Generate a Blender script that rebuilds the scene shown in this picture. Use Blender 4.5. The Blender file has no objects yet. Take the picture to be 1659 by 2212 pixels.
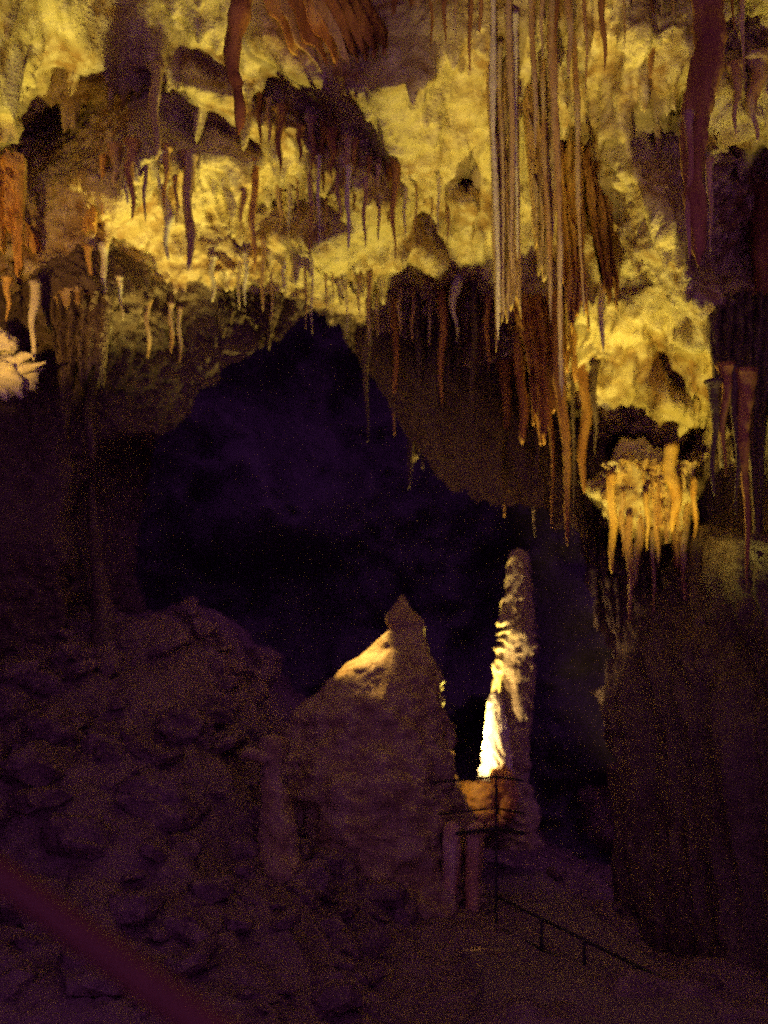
import bpy, bmesh, math, random
import numpy as np
from mathutils import Vector
R = math.radians
C = bpy.context.scene.collection
scene = bpy.context.scene
random.seed(7)

# ------------------------------------------------------------------ camera
F, CU, CV, PITCH, CZ = 2218.0, 829.5, 1106.0, R(10.7), 1.6      # the plan is drawn on a 1659 x 2212 sheet
cam = bpy.data.cameras.new('camera')
cam.sensor_fit = 'VERTICAL'
cam.sensor_height = 24
cam.lens = 24 * F / 2212
cam.clip_start, cam.clip_end = 0.05, 200
cam.dof.use_dof = True
cam.dof.focus_distance = 5.2
cam.dof.aperture_fstop = 0.62
cam_o = bpy.data.objects.new('camera', cam)
cam_o.location = (0, 0, CZ)
cam_o.rotation_euler = (R(90) + PITCH, 0, 0)
C.objects.link(cam_o)
scene.camera = cam_o

# ------------------------------------------------------------------ faint violet ambient, added to stand in for lifted blacks
w = bpy.data.worlds.new('World')
scene.world = w
w.use_nodes = True
bg = w.node_tree.nodes['Background']
bg.inputs['Color'].default_value = (0.52, 0.155, 0.70, 1)
bg.inputs['Strength'].default_value = 0.38

scene.view_settings.view_transform = 'Standard'
scene.view_settings.look = 'None'
scene.view_settings.exposure = 0
scene.view_settings.gamma = 1
scene.cycles.use_denoising = False
scene.cycles.max_bounces = 5
scene.cycles.diffuse_bounces = 2
scene.cycles.use_adaptive_sampling = True
scene.cycles.adaptive_threshold = 0.08
scene.cycles.adaptive_min_samples = 12
scene.cycles.sample_clamp_indirect = 0.45
scene.cycles.filter_width = 2.0

# ------------------------------------------------------------------ helpers
CT, ST = math.cos(PITCH), math.sin(PITCH)

def ray(u, v):
    cx, cy = (u - CU) / F, (CV - v) / F
    dy, dz = CT - cy * ST, ST + cy * CT
    return cx / dy, dz / dy

def at(u, v, Y):
    a, b = ray(u, v)
    return Vector((a * Y, Y, CZ + b * Y))

def link(o):
    C.objects.link(o)
    return o

def mesh_obj(name, verts, faces, mat, parent=None, smooth=True):
    me = bpy.data.meshes.new(name)
    me.from_pydata([tuple(p) for p in verts], [], faces)
    me.materials.append(mat)
    if smooth:
        me.polygons.foreach_set('use_smooth', [True] * len(me.polygons))
    me.update()
    o = bpy.data.objects.new(name, me)
    link(o)
    o.parent = parent
    return o

def tag(o, label=None, cat=None, group=None, kind=None):
    if label: o['label'] = label
    if cat: o['category'] = cat
    if group: o['group'] = group
    if kind: o['kind'] = kind
    return o

def empty(name, loc):
    o = bpy.data.objects.new(name, None)
    o.location = loc
    return link(o)

# gradient-ish value noise, vectorised
_rs = np.random.RandomState(11)
_tab = _rs.rand(32, 32, 32)
def vnoise(p):
    p = np.asarray(p, float)
    i = np.floor(p).astype(int)
    f = p - i
    f = f * f * f * (f * (f * 6 - 15) + 10)
    i0 = i & 31
    i1 = (i + 1) & 31
    def g(a, b, c): return _tab[a, b, c]
    x0, y0, z0 = i0[..., 0], i0[..., 1], i0[..., 2]
    x1, y1, z1 = i1[..., 0], i1[..., 1], i1[..., 2]
    fx, fy, fz = f[..., 0], f[..., 1], f[..., 2]
    a = g(x0, y0, z0) * (1 - fx) + g(x1, y0, z0) * fx
    b = g(x0, y1, z0) * (1 - fx) + g(x1, y1, z0) * fx
    c = g(x0, y0, z1) * (1 - fx) + g(x1, y0, z1) * fx
    d = g(x0, y1, z1) * (1 - fx) + g(x1, y1, z1) * fx
    return ((a * (1 - fy) + b * fy) * (1 - fz) + (c * (1 - fy) + d * fy) * fz) * 2 - 1

def fbm(p, octs=4, gain=0.5, lac=2.03):
    p = np.asarray(p, float)
    s = 0
    a = 1.0
    for k in range(octs):
        s = s + a * vnoise(p + 17.3 * k)
        p = p * lac
        a *= gain
    return s

def sstep(a, b, x):
    t = np.clip((x - a) / (b - a), 0, 1)
    return t * t * (3 - 2 * t)

# ------------------------------------------------------------------ materials
def rock(name, ca, cb, cc, rough=0.62, scale=1.0, bump=0.5, stretch=1.0, patch=0.5, spec=0.35):
    m = bpy.data.materials.new(name)
    m.use_nodes = True
    nt = m.node_tree
    N, L = nt.nodes, nt.links
    b = N['Principled BSDF']
    b.inputs['Roughness'].default_value = rough
    b.inputs['Specular IOR Level'].default_value = spec
    tc = N.new('ShaderNodeNewGeometry')
    mp = N.new('ShaderNodeMapping')
    mp.inputs['Scale'].default_value = (1, 1, 1 / stretch)
    L.new(tc.outputs['Position'], mp.inputs['Vector'])
    n1 = N.new('ShaderNodeTexNoise'); n1.inputs['Scale'].default_value = 1.7 * scale; n1.inputs['Detail'].default_value = 6
    n2 = N.new('ShaderNodeTexNoise'); n2.inputs['Scale'].default_value = 9 * scale; n2.inputs['Detail'].default_value = 8
    n3 = N.new('ShaderNodeTexNoise'); n3.inputs['Scale'].default_value = 45 * scale; n3.inputs['Detail'].default_value = 6
    for n in (n1, n2, n3): L.new(mp.outputs[0], n.inputs['Vector'])
    r1 = N.new('ShaderNodeValToRGB')
    r1.color_ramp.elements[0].position = 0.5 - 0.18 * patch; r1.color_ramp.elements[0].color = (*ca, 1)
    r1.color_ramp.elements[1].position = 0.5 + 0.18 * patch; r1.color_ramp.elements[1].color = (*cb, 1)
    L.new(n1.outputs['Fac'], r1.inputs['Fac'])
    r2 = N.new('ShaderNodeValToRGB')
    r2.color_ramp.elements[0].position = 0.42; r2.color_ramp.elements[0].color = (0, 0, 0, 1)
    r2.color_ramp.elements[1].position = 0.68; r2.color_ramp.elements[1].color = (1, 1, 1, 1)
    L.new(n2.outputs['Fac'], r2.inputs['Fac'])
    mx = N.new('ShaderNodeMixRGB'); mx.inputs[2].default_value = (*cc, 1)
    L.new(r2.outputs[0], mx.inputs[0]); L.new(r1.outputs[0], mx.inputs[1])
    L.new(mx.outputs[0], b.inputs['Base Color'])
    ad = N.new('ShaderNodeMath'); ad.operation = 'MULTIPLY_ADD'; ad.inputs[1].default_value = 0.35
    L.new(n3.outputs['Fac'], ad.inputs[0]); L.new(n2.outputs['Fac'], ad.inputs[2])
    bp = N.new('ShaderNodeBump'); bp.inputs['Strength'].default_value = bump; bp.inputs['Distance'].default_value = 0.06 / scale
    L.new(ad.outputs[0], bp.inputs['Height']); L.new(bp.outputs[0], b.inputs['Normal'])
    return m

M = {}
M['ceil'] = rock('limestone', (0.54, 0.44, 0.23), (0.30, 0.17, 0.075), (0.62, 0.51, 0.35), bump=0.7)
M['black'] = rock('passage_rock_painted_shade', (0.075, 0.05, 0.08), (0.06, 0.04, 0.065), (0.09, 0.06, 0.095), bump=0.8)  # darkness of the unlit passage put into the rock colour
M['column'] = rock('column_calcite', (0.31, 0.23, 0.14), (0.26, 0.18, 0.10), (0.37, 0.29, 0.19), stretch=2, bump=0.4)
M['wall'] = rock('limestone_painted_shade', (0.135, 0.088, 0.068), (0.10, 0.058, 0.045), (0.17, 0.12, 0.09), bump=0.8)  # same limestone with the shade of the lower walls put into its colour
M['drip'] = rock('dripstone', (0.50, 0.34, 0.17), (0.44, 0.24, 0.10), (0.58, 0.46, 0.32), stretch=4, bump=0.5)
M['rust'] = rock('rusty_dripstone', (0.36, 0.16, 0.06), (0.25, 0.10, 0.04), (0.46, 0.25, 0.09), stretch=4, bump=0.5)
M['pale'] = rock('pale_calcite', (0.66, 0.58, 0.44), (0.60, 0.50, 0.34), (0.74, 0.67, 0.56), stretch=2, bump=0.4)
M['orange'] = rock('orange_flowstone', (0.62, 0.36, 0.10), (0.55, 0.27, 0.07), (0.66, 0.44, 0.18), stretch=2, bump=0.4)
M['mound'] = rock('mound_flowstone', (0.36, 0.27, 0.13), (0.28, 0.19, 0.09), (0.42, 0.33, 0.2), stretch=2, bump=0.5)
M['floor'] = rock('cave_floor', (0.20, 0.125, 0.125), (0.15, 0.085, 0.09), (0.25, 0.165, 0.155), bump=0.9)
def paint(name, col, rough, metal=0.0):
    m = bpy.data.materials.new(name)
    m.use_nodes = True
    N, L = m.node_tree.nodes, m.node_tree.links
    b = N['Principled BSDF']
    b.inputs['Metallic'].default_value = metal
    n = N.new('ShaderNodeTexNoise'); n.inputs['Scale'].default_value = 30; n.inputs['Detail'].default_value = 6
    r = N.new('ShaderNodeValToRGB')
    r.color_ramp.elements[0].color = (*[c * 0.75 for c in col], 1)
    r.color_ramp.elements[1].color = (*[min(1, c * 1.2) for c in col], 1)
    L.new(n.outputs['Fac'], r.inputs['Fac']); L.new(r.outputs[0], b.inputs['Base Color'])
    b.inputs['Roughness'].default_value = rough
    return m
M['rail'] = paint('black_railing_paint', (0.02, 0.016, 0.018), 0.5)
M['hand'] = paint('red_oxide_handrail_paint', (0.13, 0.04, 0.022), 0.55)
M['path'] = paint('worn_concrete', (0.20, 0.14, 0.13), 0.85)
M['lamp'] = paint('floodlight_housing', (0.03, 0.03, 0.03), 0.5)

# ------------------------------------------------------------------ lamps of the cave's lighting, and added fill spots
def lamp(name, loc, power, col, kind='POINT', aim=None, cone=120, blend=0.4, size=0.05):
    l = bpy.data.lights.new(name, kind)
    l.energy = power
    l.color = col
    l.shadow_soft_size = size
    o = bpy.data.objects.new(name, l)
    o.location = loc
    if kind == 'SPOT':
        l.spot_size = R(cone)
        l.spot_blend = blend
        o.rotation_euler = (Vector(aim) - Vector(loc)).to_track_quat('-Z', 'Y').to_euler()
    return link(o)

YEL = (1.0, 0.81, 0.15)
lamp('ceiling_floodlight', at(1008, 1640, 8.95), 900, YEL, 'SPOT', aim=(1.1, 6.7, 5.6), cone=98, blend=0.6, size=0.06)
lamp('slope_floodlight', (-2.0, 5.0, 0.5), 1050, (1.0, 0.84, 0.15), 'SPOT', aim=at(-10, 125, 6.0), cone=14.5, blend=0.12, size=0.05)
lamp('wall_floodlight', (-1.2, 7.3, 1.75), 600, YEL, 'SPOT', aim=(-1.55, 7.25, 4.9), cone=34, blend=0.5, size=0.05)
lamp('cluster_floodlight', (1.5, 5.6, 0.3), 950, (1.0, 0.77, 0.10), 'SPOT', aim=(2.25, 8.3, 4.3), cone=23, blend=0.6, size=0.05)
lamp('curtain_fill', (0.2, 3.2, 0.2), 880, (1.0, 0.76, 0.15), 'SPOT', aim=(0.9, 5.9, 4.75), cone=22, blend=0.8, size=0.05)  # added unseen spot, front fill for the striped pipes
lamp('corner_fill', (2.4, 6.4, 0.4), 600, YEL, 'SPOT', aim=at(1600, 210, 5.7), cone=24, blend=0.6, size=0.05)  # added unseen spot that brightens the top right corner
lamp('drape_fill', (-0.3, 3.6, 0.3), 520, (1.0, 0.58, 0.09), 'SPOT', aim=at(645, 60, 5.8), cone=11, blend=0.6, size=0.05)  # added unseen spot that brightens the slanting drapes
lamp('edge_floodlight', at(-130, 780, 5.5), 100, (1.0, 0.57, 0.08), 'SPOT', aim=at(0, 590, 6.9), cone=62, blend=0.5, size=0.04)
lamp('column_floodlight', at(952, 1662, 8.50), 100, (1.0, 0.70, 0.28), 'SPOT', aim=at(1088, 1570, 8.9), cone=74, blend=0.4, size=0.03)
lamp('column_top_fill', at(985, 1690, 8.62), 280, (1.0, 0.74, 0.28), 'SPOT', aim=at(1092, 1330, 8.93), cone=38, blend=0.6, size=0.03)  # extra unseen spot, added to carry the lit strip up the column
lamp('hump_bounce_fill', at(985, 1590, 7.8), 12, (1.0, 0.55, 0.10), 'SPOT', aim=at(1022, 1720, 8.4), cone=36, blend=0.7, size=0.03)  # added unseen spot in place of light bounced off the column
lamp('mound_floodlight', (-0.8, 8.9, 4.1), 1200, (1.0, 0.56, 0.13), 'SPOT', aim=at(782, 1388, 8.25), cone=14, blend=0.35, size=0.04)

# ------------------------------------------------------------------ the cave: ceiling and back wall
ua = np.arange(-320, 1984, 4.0)
va = np.arange(-320, 1656, 4.0)
UU, VV = np.meshgrid(ua, va)

def inside(poly):
    x, y = UU, VV
    res = np.zeros(UU.shape, bool)
    n = len(poly)
    for i in range(n):
        x0, y0 = poly[i]
        x1, y1 = poly[(i + 1) % n]
        if y0 == y1: continue
        cond = ((y0 > y) != (y1 > y)) & (x < (x1 - x0) * (y - y0) / (y1 - y0) + x0)
        res ^= cond
    return res.astype(float)

def blur(a, s):
    if s < 0.3: return a
    r = int(3 * s) + 1
    k = np.exp(-0.5 * (np.arange(-r, r + 1) / s) ** 2)
    k /= k.sum()
    a = np.pad(a, ((r, r), (r, r)), 'edge')
    n0, n1 = a.shape[0] - 2 * r, a.shape[1] - 2 * r
    b = sum(k[i] * a[i:i + n0] for i in range(2 * r + 1))
    return sum(k[i] * b[:, i:i + n1] for i in range(2 * r + 1))

# how strongly each part of the rock faces down (1: ceiling shelf, 0: upright face)
wob = fbm(np.stack([UU / 60, VV / 60, 0 * UU], -1), 3)
wob2 = fbm(np.stack([UU / 60 + 50, VV / 60, 0 * UU + 5], -1), 3)
_U, _V = UU.copy(), VV.copy()
UU = _U + 9 * wob; VV = _V + 9 * wob2
FACE = np.full(UU.shape, 0.5)
def face(val, poly, soft=1.2):
    global FACE
    m = blur(inside(poly), soft)
    FACE = FACE * (1 - m) + val * m
# broad zones
face(0.55, [(-400, -400), (2000, -400), (2000, 0), (-400, 0)], 4)
face(0.95, [(780, 120), (1300, 60), (1300, 420), (1080, 690), (880, 640), (560, 420), (640, 300), (800, 330)], 8)
face(0.12, [(0, 600), (700, 640), (800, 720), (1080, 760), (1080, 2000), (-400, 2000), (-400, 600)], 10)
face(0.50, [(340, 360), (620, 380), (640, 560), (420, 590), (330, 520)], 6)
# left ceiling slope and the dark walls round it
face(1.05, [(-400, -100), (120, -100), (150, 80), (195, 140), (270, 176), (330, 158), (332, 178), (262, 192), (200, 218), (140, 242), (60, 266), (20, 280), (-400, 330)])
face(-0.25, [(140, -100), (345, -100), (352, 60), (340, 160), (272, 172), (205, 130), (160, 80)], 2)
face(-0.8, [(10, 305), (60, 268), (140, 244), (200, 220), (262, 194), (332, 182), (345, 330), (290, 380), (262, 430), (215, 420), (180, 380), (130, 420), (90, 600), (40, 520), (30, 380)])
face(1.0, [(-400, 275), (20, 275), (40, 282), (20, 300), (-400, 315)])
face(-0.25, [(350, 238), (400, 258), (470, 268), (525, 292), (575, 322), (572, 345), (520, 348), (440, 347), (412, 344), (385, 362), (350, 350)])
face(-0.3, [(60, 380), (200, 420), (240, 520), (330, 560), (360, 620), (60, 640)], 3)
face(1.1, [(412, 345), (470, 350), (520, 366), (610, 362), (610, 372), (520, 376), (470, 358), (415, 352)], 1)
face(1.1, [(395, 195), (520, 215), (530, 292), (470, 266), (400, 250)], 2)
face(1.1, [(325, -100), (392, -100), (395, 50), (372, 120), (350, 60)], 2)
face(1.1, [(425, -100), (476, -100), (485, 90), (484, 120), (440, 50)], 2)
face(0.0, [(395, -100), (425, -100), (430, 60), (400, 50)], 1)
face(1.15, [(415, 72), (450, 70), (496, 168), (468, 166), (432, 124)], 1)
face(-0.2, [(372, 120), (430, 130), (495, 172), (520, 210), (400, 190), (380, 160)], 2)
# big lit facet and the drapes above it
face(1.15, [(540, 84), (592, 84), (622, 112), (650, 150), (700, 186), (730, 232), (722, 272), (690, 262), (640, 226), (560, 196), (530, 190)])
face(0.15, [(555, -100), (800, -100), (760, 180), (720, 230), (690, 180), (640, 150), (600, 84), (556, 60)], 2)
face(-0.3, [(700, -100), (945, -100), (942, 180), (870, 175), (846, 205), (800, 240), (752, 180), (700, 60)], 2)
face(-0.5, [(552, 204), (620, 217), (680, 246), (740, 278), (800, 312), (850, 350), (856, 410), (820, 440), (760, 400), (740, 330), (700, 392), (660, 350), (640, 290), (610, 300), (585, 270), (560, 250)], 2)
face(1.15, [(625, 270), (640, 275), (660, 370), (600, 370), (590, 300)], 2)
face(1.1, [(545, 262), (562, 262), (575, 315), (540, 305)], 2)
face(-0.1, [(640, 430), (720, 420), (750, 480), (690, 520), (640, 500)], 2)
face(-0.1, [(540, 440), (610, 430), (620, 500), (560, 510)], 2)
face(0.1, [(400, 470), (560, 480), (600, 580), (400, 580)], 6)
face(1.15, [(800, 190), (846, 178), (862, 205), (945, 185), (960, 250), (860, 270), (800, 250)], 2)
face(-1.2, [(985, 395), (1018, 392), (1024, 425), (1000, 440), (984, 420)], 1)
face(-0.2, [(905, 470), (940, 500), (960, 560), (940, 570), (905, 530)], 2)
# right: striped curtains, the bright wall, dark recesses
face(0.35, [(1080, 200), (1140, 200), (1140, 760), (1082, 700)], 3)
face(1.0, [(1135, 210), (1180, 230), (1195, 450), (1165, 520), (1135, 470)], 3)
face(0.35, [(1180, 300), (1270, 330), (1310, 520), (1330, 640), (1250, 640), (1190, 560)], 3)
face(0.55, [(1090, 650), (1300, 620), (1320, 860), (1200, 840), (1120, 780)], 6)
face(1.1, [(1270, 290), (1345, 300), (1400, 420), (1430, 470), (1475, 560), (1500, 690), (1525, 790), (1530, 880), (1480, 960), (1330, 960), (1290, 850), (1330, 760), (1320, 640), (1330, 600), (1310, 500), (1280, 400)], 2)
face(-0.3, [(1240, 330), (1275, 380), (1330, 560), (1320, 610), (1290, 540), (1250, 420)], 2)
face(-0.3, [(1398, 755), (1420, 760), (1500, 860), (1480, 900), (1440, 870), (1410, 820)], 3)
face(-0.6, [(1365, 280), (1430, 300), (1440, 240), (1480, 240), (1482, 310), (1490, 560), (1560, 600), (1640, 480), (1660, 440), (2000, 520), (2000, 1000), (1620, 960), (1610, 660), (1510, 640), (1475, 540), (1420, 450), (1385, 380)], 2)
face(0.9, [(1520, 640), (1605, 640), (1610, 840), (1550, 850), (1520, 760)], 4)
face(-0.5, [(1525, 95), (1560, 110), (2000, 180), (2000, 340), (1640, 178), (1560, 168), (1520, 200)], 2)
face(1.1, [(1600, -100), (2000, -100), (2000, 170), (1640, 120), (1600, 60)], 2)
face(1.1, [(1555, 180), (1600, 250), (1632, 305), (1700, 260), (2000, 300), (2000, 430), (1640, 370), (1560, 320), (1550, 240)], 2)
face(-0.5, [(1340, -60), (1470, -60), (1460, 80), (1400, 90), (1350, 60)], 4)
face(1.1, [(1270, -60), (1320, -60), (1330, 110), (1290, 200), (1260, 160)], 2)
face(0.0, [(1300, 980), (1450, 970), (1440, 1060), (1310, 1070)], 4)
face(-0.5, [(1470, 950), (1520, 950), (1515, 1030), (1480, 1040)], 1.5)
face(0.2, [(1530, 880), (1800, 900), (1800, 1700), (1100, 1700), (1100, 900), (1280, 940), (1300, 1200), (1500, 1200)], 8)
face(0.0, [(800, 745), (880, 710), (1080, 770), (1120, 870), (1220, 940), (1290, 1000), (1280, 1250), (1100, 1300), (900, 1000)], 6)
face(-0.3, [(1280, 1300), (1800, 1000), (1800, 1700), (1280, 1700)], 8)
UU, VV = _U, _V

a_, s_ = ray(UU, VV)
sc_ = np.maximum(s_, 0.16)
dls = np.zeros_like(sc_)
dls[1:] = np.log(sc_[1:] / sc_[:-1])
K = -0.25 + 1.3 * np.clip(FACE, -1.5, 1.3)
g = -K * dls
# plan of the hall: distance of the rock from the path
def bump2(u0, v0, su, sv): return np.exp(-((UU - u0) / su) ** 2 - ((VV - v0) / sv) ** 2)
prior = 5.9 + 2.3 * sstep(-50, 650, VV) + 0.0 * UU
prior -= 0.7 * sstep(400, -200, UU) + 1.2 * sstep(1300, 1900, UU)
prior += 0.8 * sstep(1000, 1300, VV) - 1.7 * sstep(1290, 1400, VV) * sstep(1290, 1400, UU) 
prior = np.maximum(prior, 4.6)
def solve(g, prior, alpha, beta):
    n0, n1 = g.shape
    div = np.zeros_like(g)
    div[:-1] += g[1:]
    div[1:] -= g[1:]
    rhs = beta * np.log(prior) - div
    big = np.block([[rhs, rhs[:, ::-1]], [rhs[::-1], rhs[::-1, ::-1]]])
    ky = np.fft.fftfreq(2 * n0)[:, None]
    kx = np.fft.rfftfreq(2 * n1)[None]
    den = beta + (2 - 2 * np.cos(2 * np.pi * ky)) + alpha * (2 - 2 * np.cos(2 * np.pi * kx))
    return np.fft.irfft2(np.fft.rfft2(big) / den, big.shape)[:n0, :n1]
LY = solve(g, prior, 0.10, 1 / 70.0 ** 2)
YY = np.exp(LY)
HOLLOW = []
def recess(f, poly, soft, ramp=None):
    """a hollow behind the rock lip: the passage and the niches"""
    global YY
    m = blur(inside(poly), soft)
    if ramp: m = m * sstep(ramp[0], ramp[1], UU)
    HOLLOW.append(m)
    YY = YY * (1 + f * m)
UU, VV = _U + 14 * wob, _V + 14 * wob2
recess(0.0, [(-400, 640), (60, 620), (180, 570), (260, 590), (360, 560), (420, 590), (620, 600), (700, 650), (640, 720), (300, 900), (100, 1100), (-400, 1100)], 10)
YY = YY * (1 + 0.40 * sstep(120, 340, UU) * blur(inside([(0, 660), (480, 640), (610, 700), (660, 690), (660, 1800), (0, 1800)]), 9) * sstep(930, 1100, VV))
ARCH = inside([(690, 655), (730, 700), (770, 790), (820, 840), (860, 900), (900, 960), (950, 1030), (1040, 1080), (1150, 1090), (1230, 1160), (1285, 1340), (1318, 1420), (1280, 1500), (1300, 1580), (1345, 1640), (1320, 1720), (1310, 1800), (560, 1800), (480, 1700), (400, 1560), (330, 1430), (300, 1250), (300, 1080), (350, 940), (440, 840), (540, 760), (620, 705)])
UU, VV = _U, _V

# pad the drawn part with wide margins so that the hall closes round the camera
mu0 = np.arange(-2600, -320, 60.0); mu1 = np.arange(1984 + 40, 4300, 60.0)
mv0 = np.arange(-2300, -320, 60.0); mv1 = np.arange(1656 + 30, 2300, 30.0)
AR = np.pad(ARCH, ((len(mv0), len(mv1)), (len(mu0), len(mu1))), 'edge')
U1 = np.concatenate([mu0, ua, mu1]); V1 = np.concatenate([mv0, va, mv1])
YY = np.pad(YY, ((len(mv0), len(mv1)), (len(mu0), len(mu1))), 'edge')
U2, V2 = np.meshgrid(U1, V1)
A2, S2 = ray(U2, V2)
cap = np.maximum(0, 4.75 / np.maximum(S2, 0.05))
outv = sstep(-330, -700, V2)
YY = YY * (1 - outv) + np.minimum(YY, cap) * outv
outu = np.maximum(sstep(-330, -1200, U2), sstep(1990, 2900, U2))
YY = YY * (1 - outu) + np.minimum(YY, 4.6 / np.maximum(np.abs(A2), 0.2)) * outu
POS = np.stack([A2 * YY, YY, CZ + S2 * YY], -1)

def normals(P):
    du = np.gradient(P, axis=1); dv = np.gradient(P, axis=0)
    n = np.cross(dv, du)
    return n / np.maximum(np.linalg.norm(n, axis=-1, keepdims=True), 1e-9)
Nn = normals(POS)
fl = sstep(900, 1100, U2) * 0.8 + 0.25 + 0.5 * sstep(1250, 1400, U2) * sstep(1150, 1350, V2)            # fluted curtains on the right
warp = POS + 0.25 * np.stack([fbm(POS * 1.1 + 3, 2), fbm(POS * 1.1 + 13, 2), fbm(POS * 1.1 + 23, 2)], -1)
rough1 = fbm(warp * 1.6, 3, 0.5)
ridge = 1 - np.abs(fbm(warp * np.array([4.5, 3.2, 6.5]) + 9, 4, 0.5))
scallop = np.abs(fbm(warp * np.array([3.0, 9.0, 3.0]) + 60, 3, 0.5))
flute = fbm(POS * np.array([9, 3.0, 0.7]) + 31, 3, 0.5)
patchy = np.clip(0.55 + 1.1 * fbm(POS * 0.9 + 77, 2), 0.1, 1.5)
amp = 0.8 + 0.4 * sstep(200, -50, U2)
FC = np.pad(0.4 + 0.6 * np.clip(FACE, 0, 1) - 0.25 * np.clip(-FACE - 0.2, 0, 0.6) / 0.6, ((len(mv0), len(mv1)), (len(mu0), len(mu1))), 'edge')
disp = amp * FC * (1 - 0.6 * sstep(640, 760, V2) * sstep(1280, 1180, U2)) * (0.08 * rough1 + patchy * (0.095 * ridge + 0.075 * scallop)) + 0.075 * fl * flute + 0.022 * patchy * fbm(POS * 15, 3, 0.55)
POS = POS + Nn * (disp)[..., None]
straw = vnoise(np.stack([POS[..., 0] * 8.5, POS[..., 1] * 8.5, 0 * YY + 3.3], -1)) + 0.5 * vnoise(np.stack([POS[..., 0] * 17, POS[..., 1] * 17, 0 * YY + 8.3], -1))
zone = np.clip(0.35 + 1.3 * fbm(POS * np.array([1.1, 1.1, 0.3]) + 140, 2), 0, 1) * sstep(-0.1, 0.4, np.pad(FACE, ((len(mv0), len(mv1)), (len(mu0), len(mu1))), 'edge')) * sstep(960, 800, V2)
POS[..., 2] -= 0.42 * zone * np.clip(straw - 0.3, 0, 1) ** 1.4
n0, n1 = U2.shape
YSHELL = POS[..., 1]

def shellY(u, v):
    j = int(np.clip(np.searchsorted(U1, u), 0, n1 - 1)); i = int(np.clip(np.searchsorted(V1, v), 0, n0 - 1))
    return float(YSHELL[i, j])

def grid_obj(name, P, mat):
    h, wd = P.shape[:2]
    idx = np.arange(h * wd).reshape(h, wd)
    f = np.stack([idx[:-1, :-1], idx[1:, :-1], idx[1:, 1:], idx[:-1, 1:]], -1).reshape(-1, 4)
    me = bpy.data.meshes.new(name)
    me.vertices.add(h * wd)
    me.vertices.foreach_set('co', P.reshape(-1).astype(np.float32))
    me.loops.add(f.size)
    me.loops.foreach_set('vertex_index', f.reshape(-1).astype(np.int32))
    me.polygons.add(len(f))
    me.polygons.foreach_set('loop_start', (np.arange(len(f)) * 4).astype(np.int32))
    me.polygons.foreach_set('loop_total', np.full(len(f), 4, np.int32))
    me.polygons.foreach_set('use_smooth', np.ones(len(f), bool))
    me.materials.append(mat)
    me.update(calc_edges=True)
    me.validate()
    return link(bpy.data.objects.new(name, me))

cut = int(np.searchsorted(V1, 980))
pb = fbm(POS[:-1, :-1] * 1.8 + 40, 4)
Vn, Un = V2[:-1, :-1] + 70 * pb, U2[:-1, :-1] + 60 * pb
shade_edge = np.interp(Un, [-400, 0, 200, 450, 620, 800, 900, 1060, 1110, 1200, 1290, 1330, 1500, 1540, 1620, 2000], [620, 610, 600, 610, 650, 700, 740, 750, 780, 830, 880, 1000, 1000, 880, 650, 560])
mi = (Vn > shade_edge).astype(np.int32)  # below this line the shell takes the limestone with painted shade
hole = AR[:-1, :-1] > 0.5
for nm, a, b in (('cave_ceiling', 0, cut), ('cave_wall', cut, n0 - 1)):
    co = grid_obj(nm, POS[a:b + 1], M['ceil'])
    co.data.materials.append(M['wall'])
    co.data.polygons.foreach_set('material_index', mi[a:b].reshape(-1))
    bm = bmesh.new(); bm.from_mesh(co.data)
    hh_ = hole[a:b].reshape(-1)
    bm.faces.ensure_lookup_table()
    bmesh.ops.delete(bm, geom=[f for f in bm.faces[:] if hh_[f.index]], context='FACES')
    bm.to_mesh(co.data); bm.free()
    tag(co, kind='structure')
# the passage behind the arch
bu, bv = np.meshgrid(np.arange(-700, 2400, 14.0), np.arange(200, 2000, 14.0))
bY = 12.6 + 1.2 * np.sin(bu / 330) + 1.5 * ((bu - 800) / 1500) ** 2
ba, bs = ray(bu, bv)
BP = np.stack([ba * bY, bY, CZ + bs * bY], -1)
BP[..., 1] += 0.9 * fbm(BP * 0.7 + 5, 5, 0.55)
tag(grid_obj('cave_passage_wall', BP, M['black']), kind='structure')  # rock colour carries the passage's shade

# ------------------------------------------------------------------ the cave floor
gx = np.arange(-9, 9.01, 0.06); gy = np.arange(0.3, 17, 0.06)
GX, GY = np.meshgrid(gx, gy)
def floor_h(x, y):
    z = sstep(4.8, 9.4, y) * (0.15 + 2.25 * sstep(0.3, -2.0, x)) - 0.15 * sstep(0.8, 2.5, x)
    return z
GZ = floor_h(GX, GY)
onfoot = sstep(3.2, 5.2, GY)
P3 = np.stack([GX, GY, GZ], -1)
GZ = GZ + (0.03 + 0.13 * onfoot) * fbm(P3 * 1.3 + 3, 4) + 0.09 * onfoot * sstep(0.6, -0.4, GX) * (1 - np.abs(fbm(P3 * 3 + 8, 4))) + 0.015 * fbm(P3 * 9, 3)
tag(grid_obj('ground', np.stack([GX, GY, GZ], -1)[:, ::-1], M['floor']), kind='structure')
def groundz(x, y):
    i = int(np.clip(round((y - 0.3) / 0.06), 0, len(gy) - 1)); j = int(np.clip(round((x + 9) / 0.06), 0, len(gx) - 1))
    return float(GZ[i, j])

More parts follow.
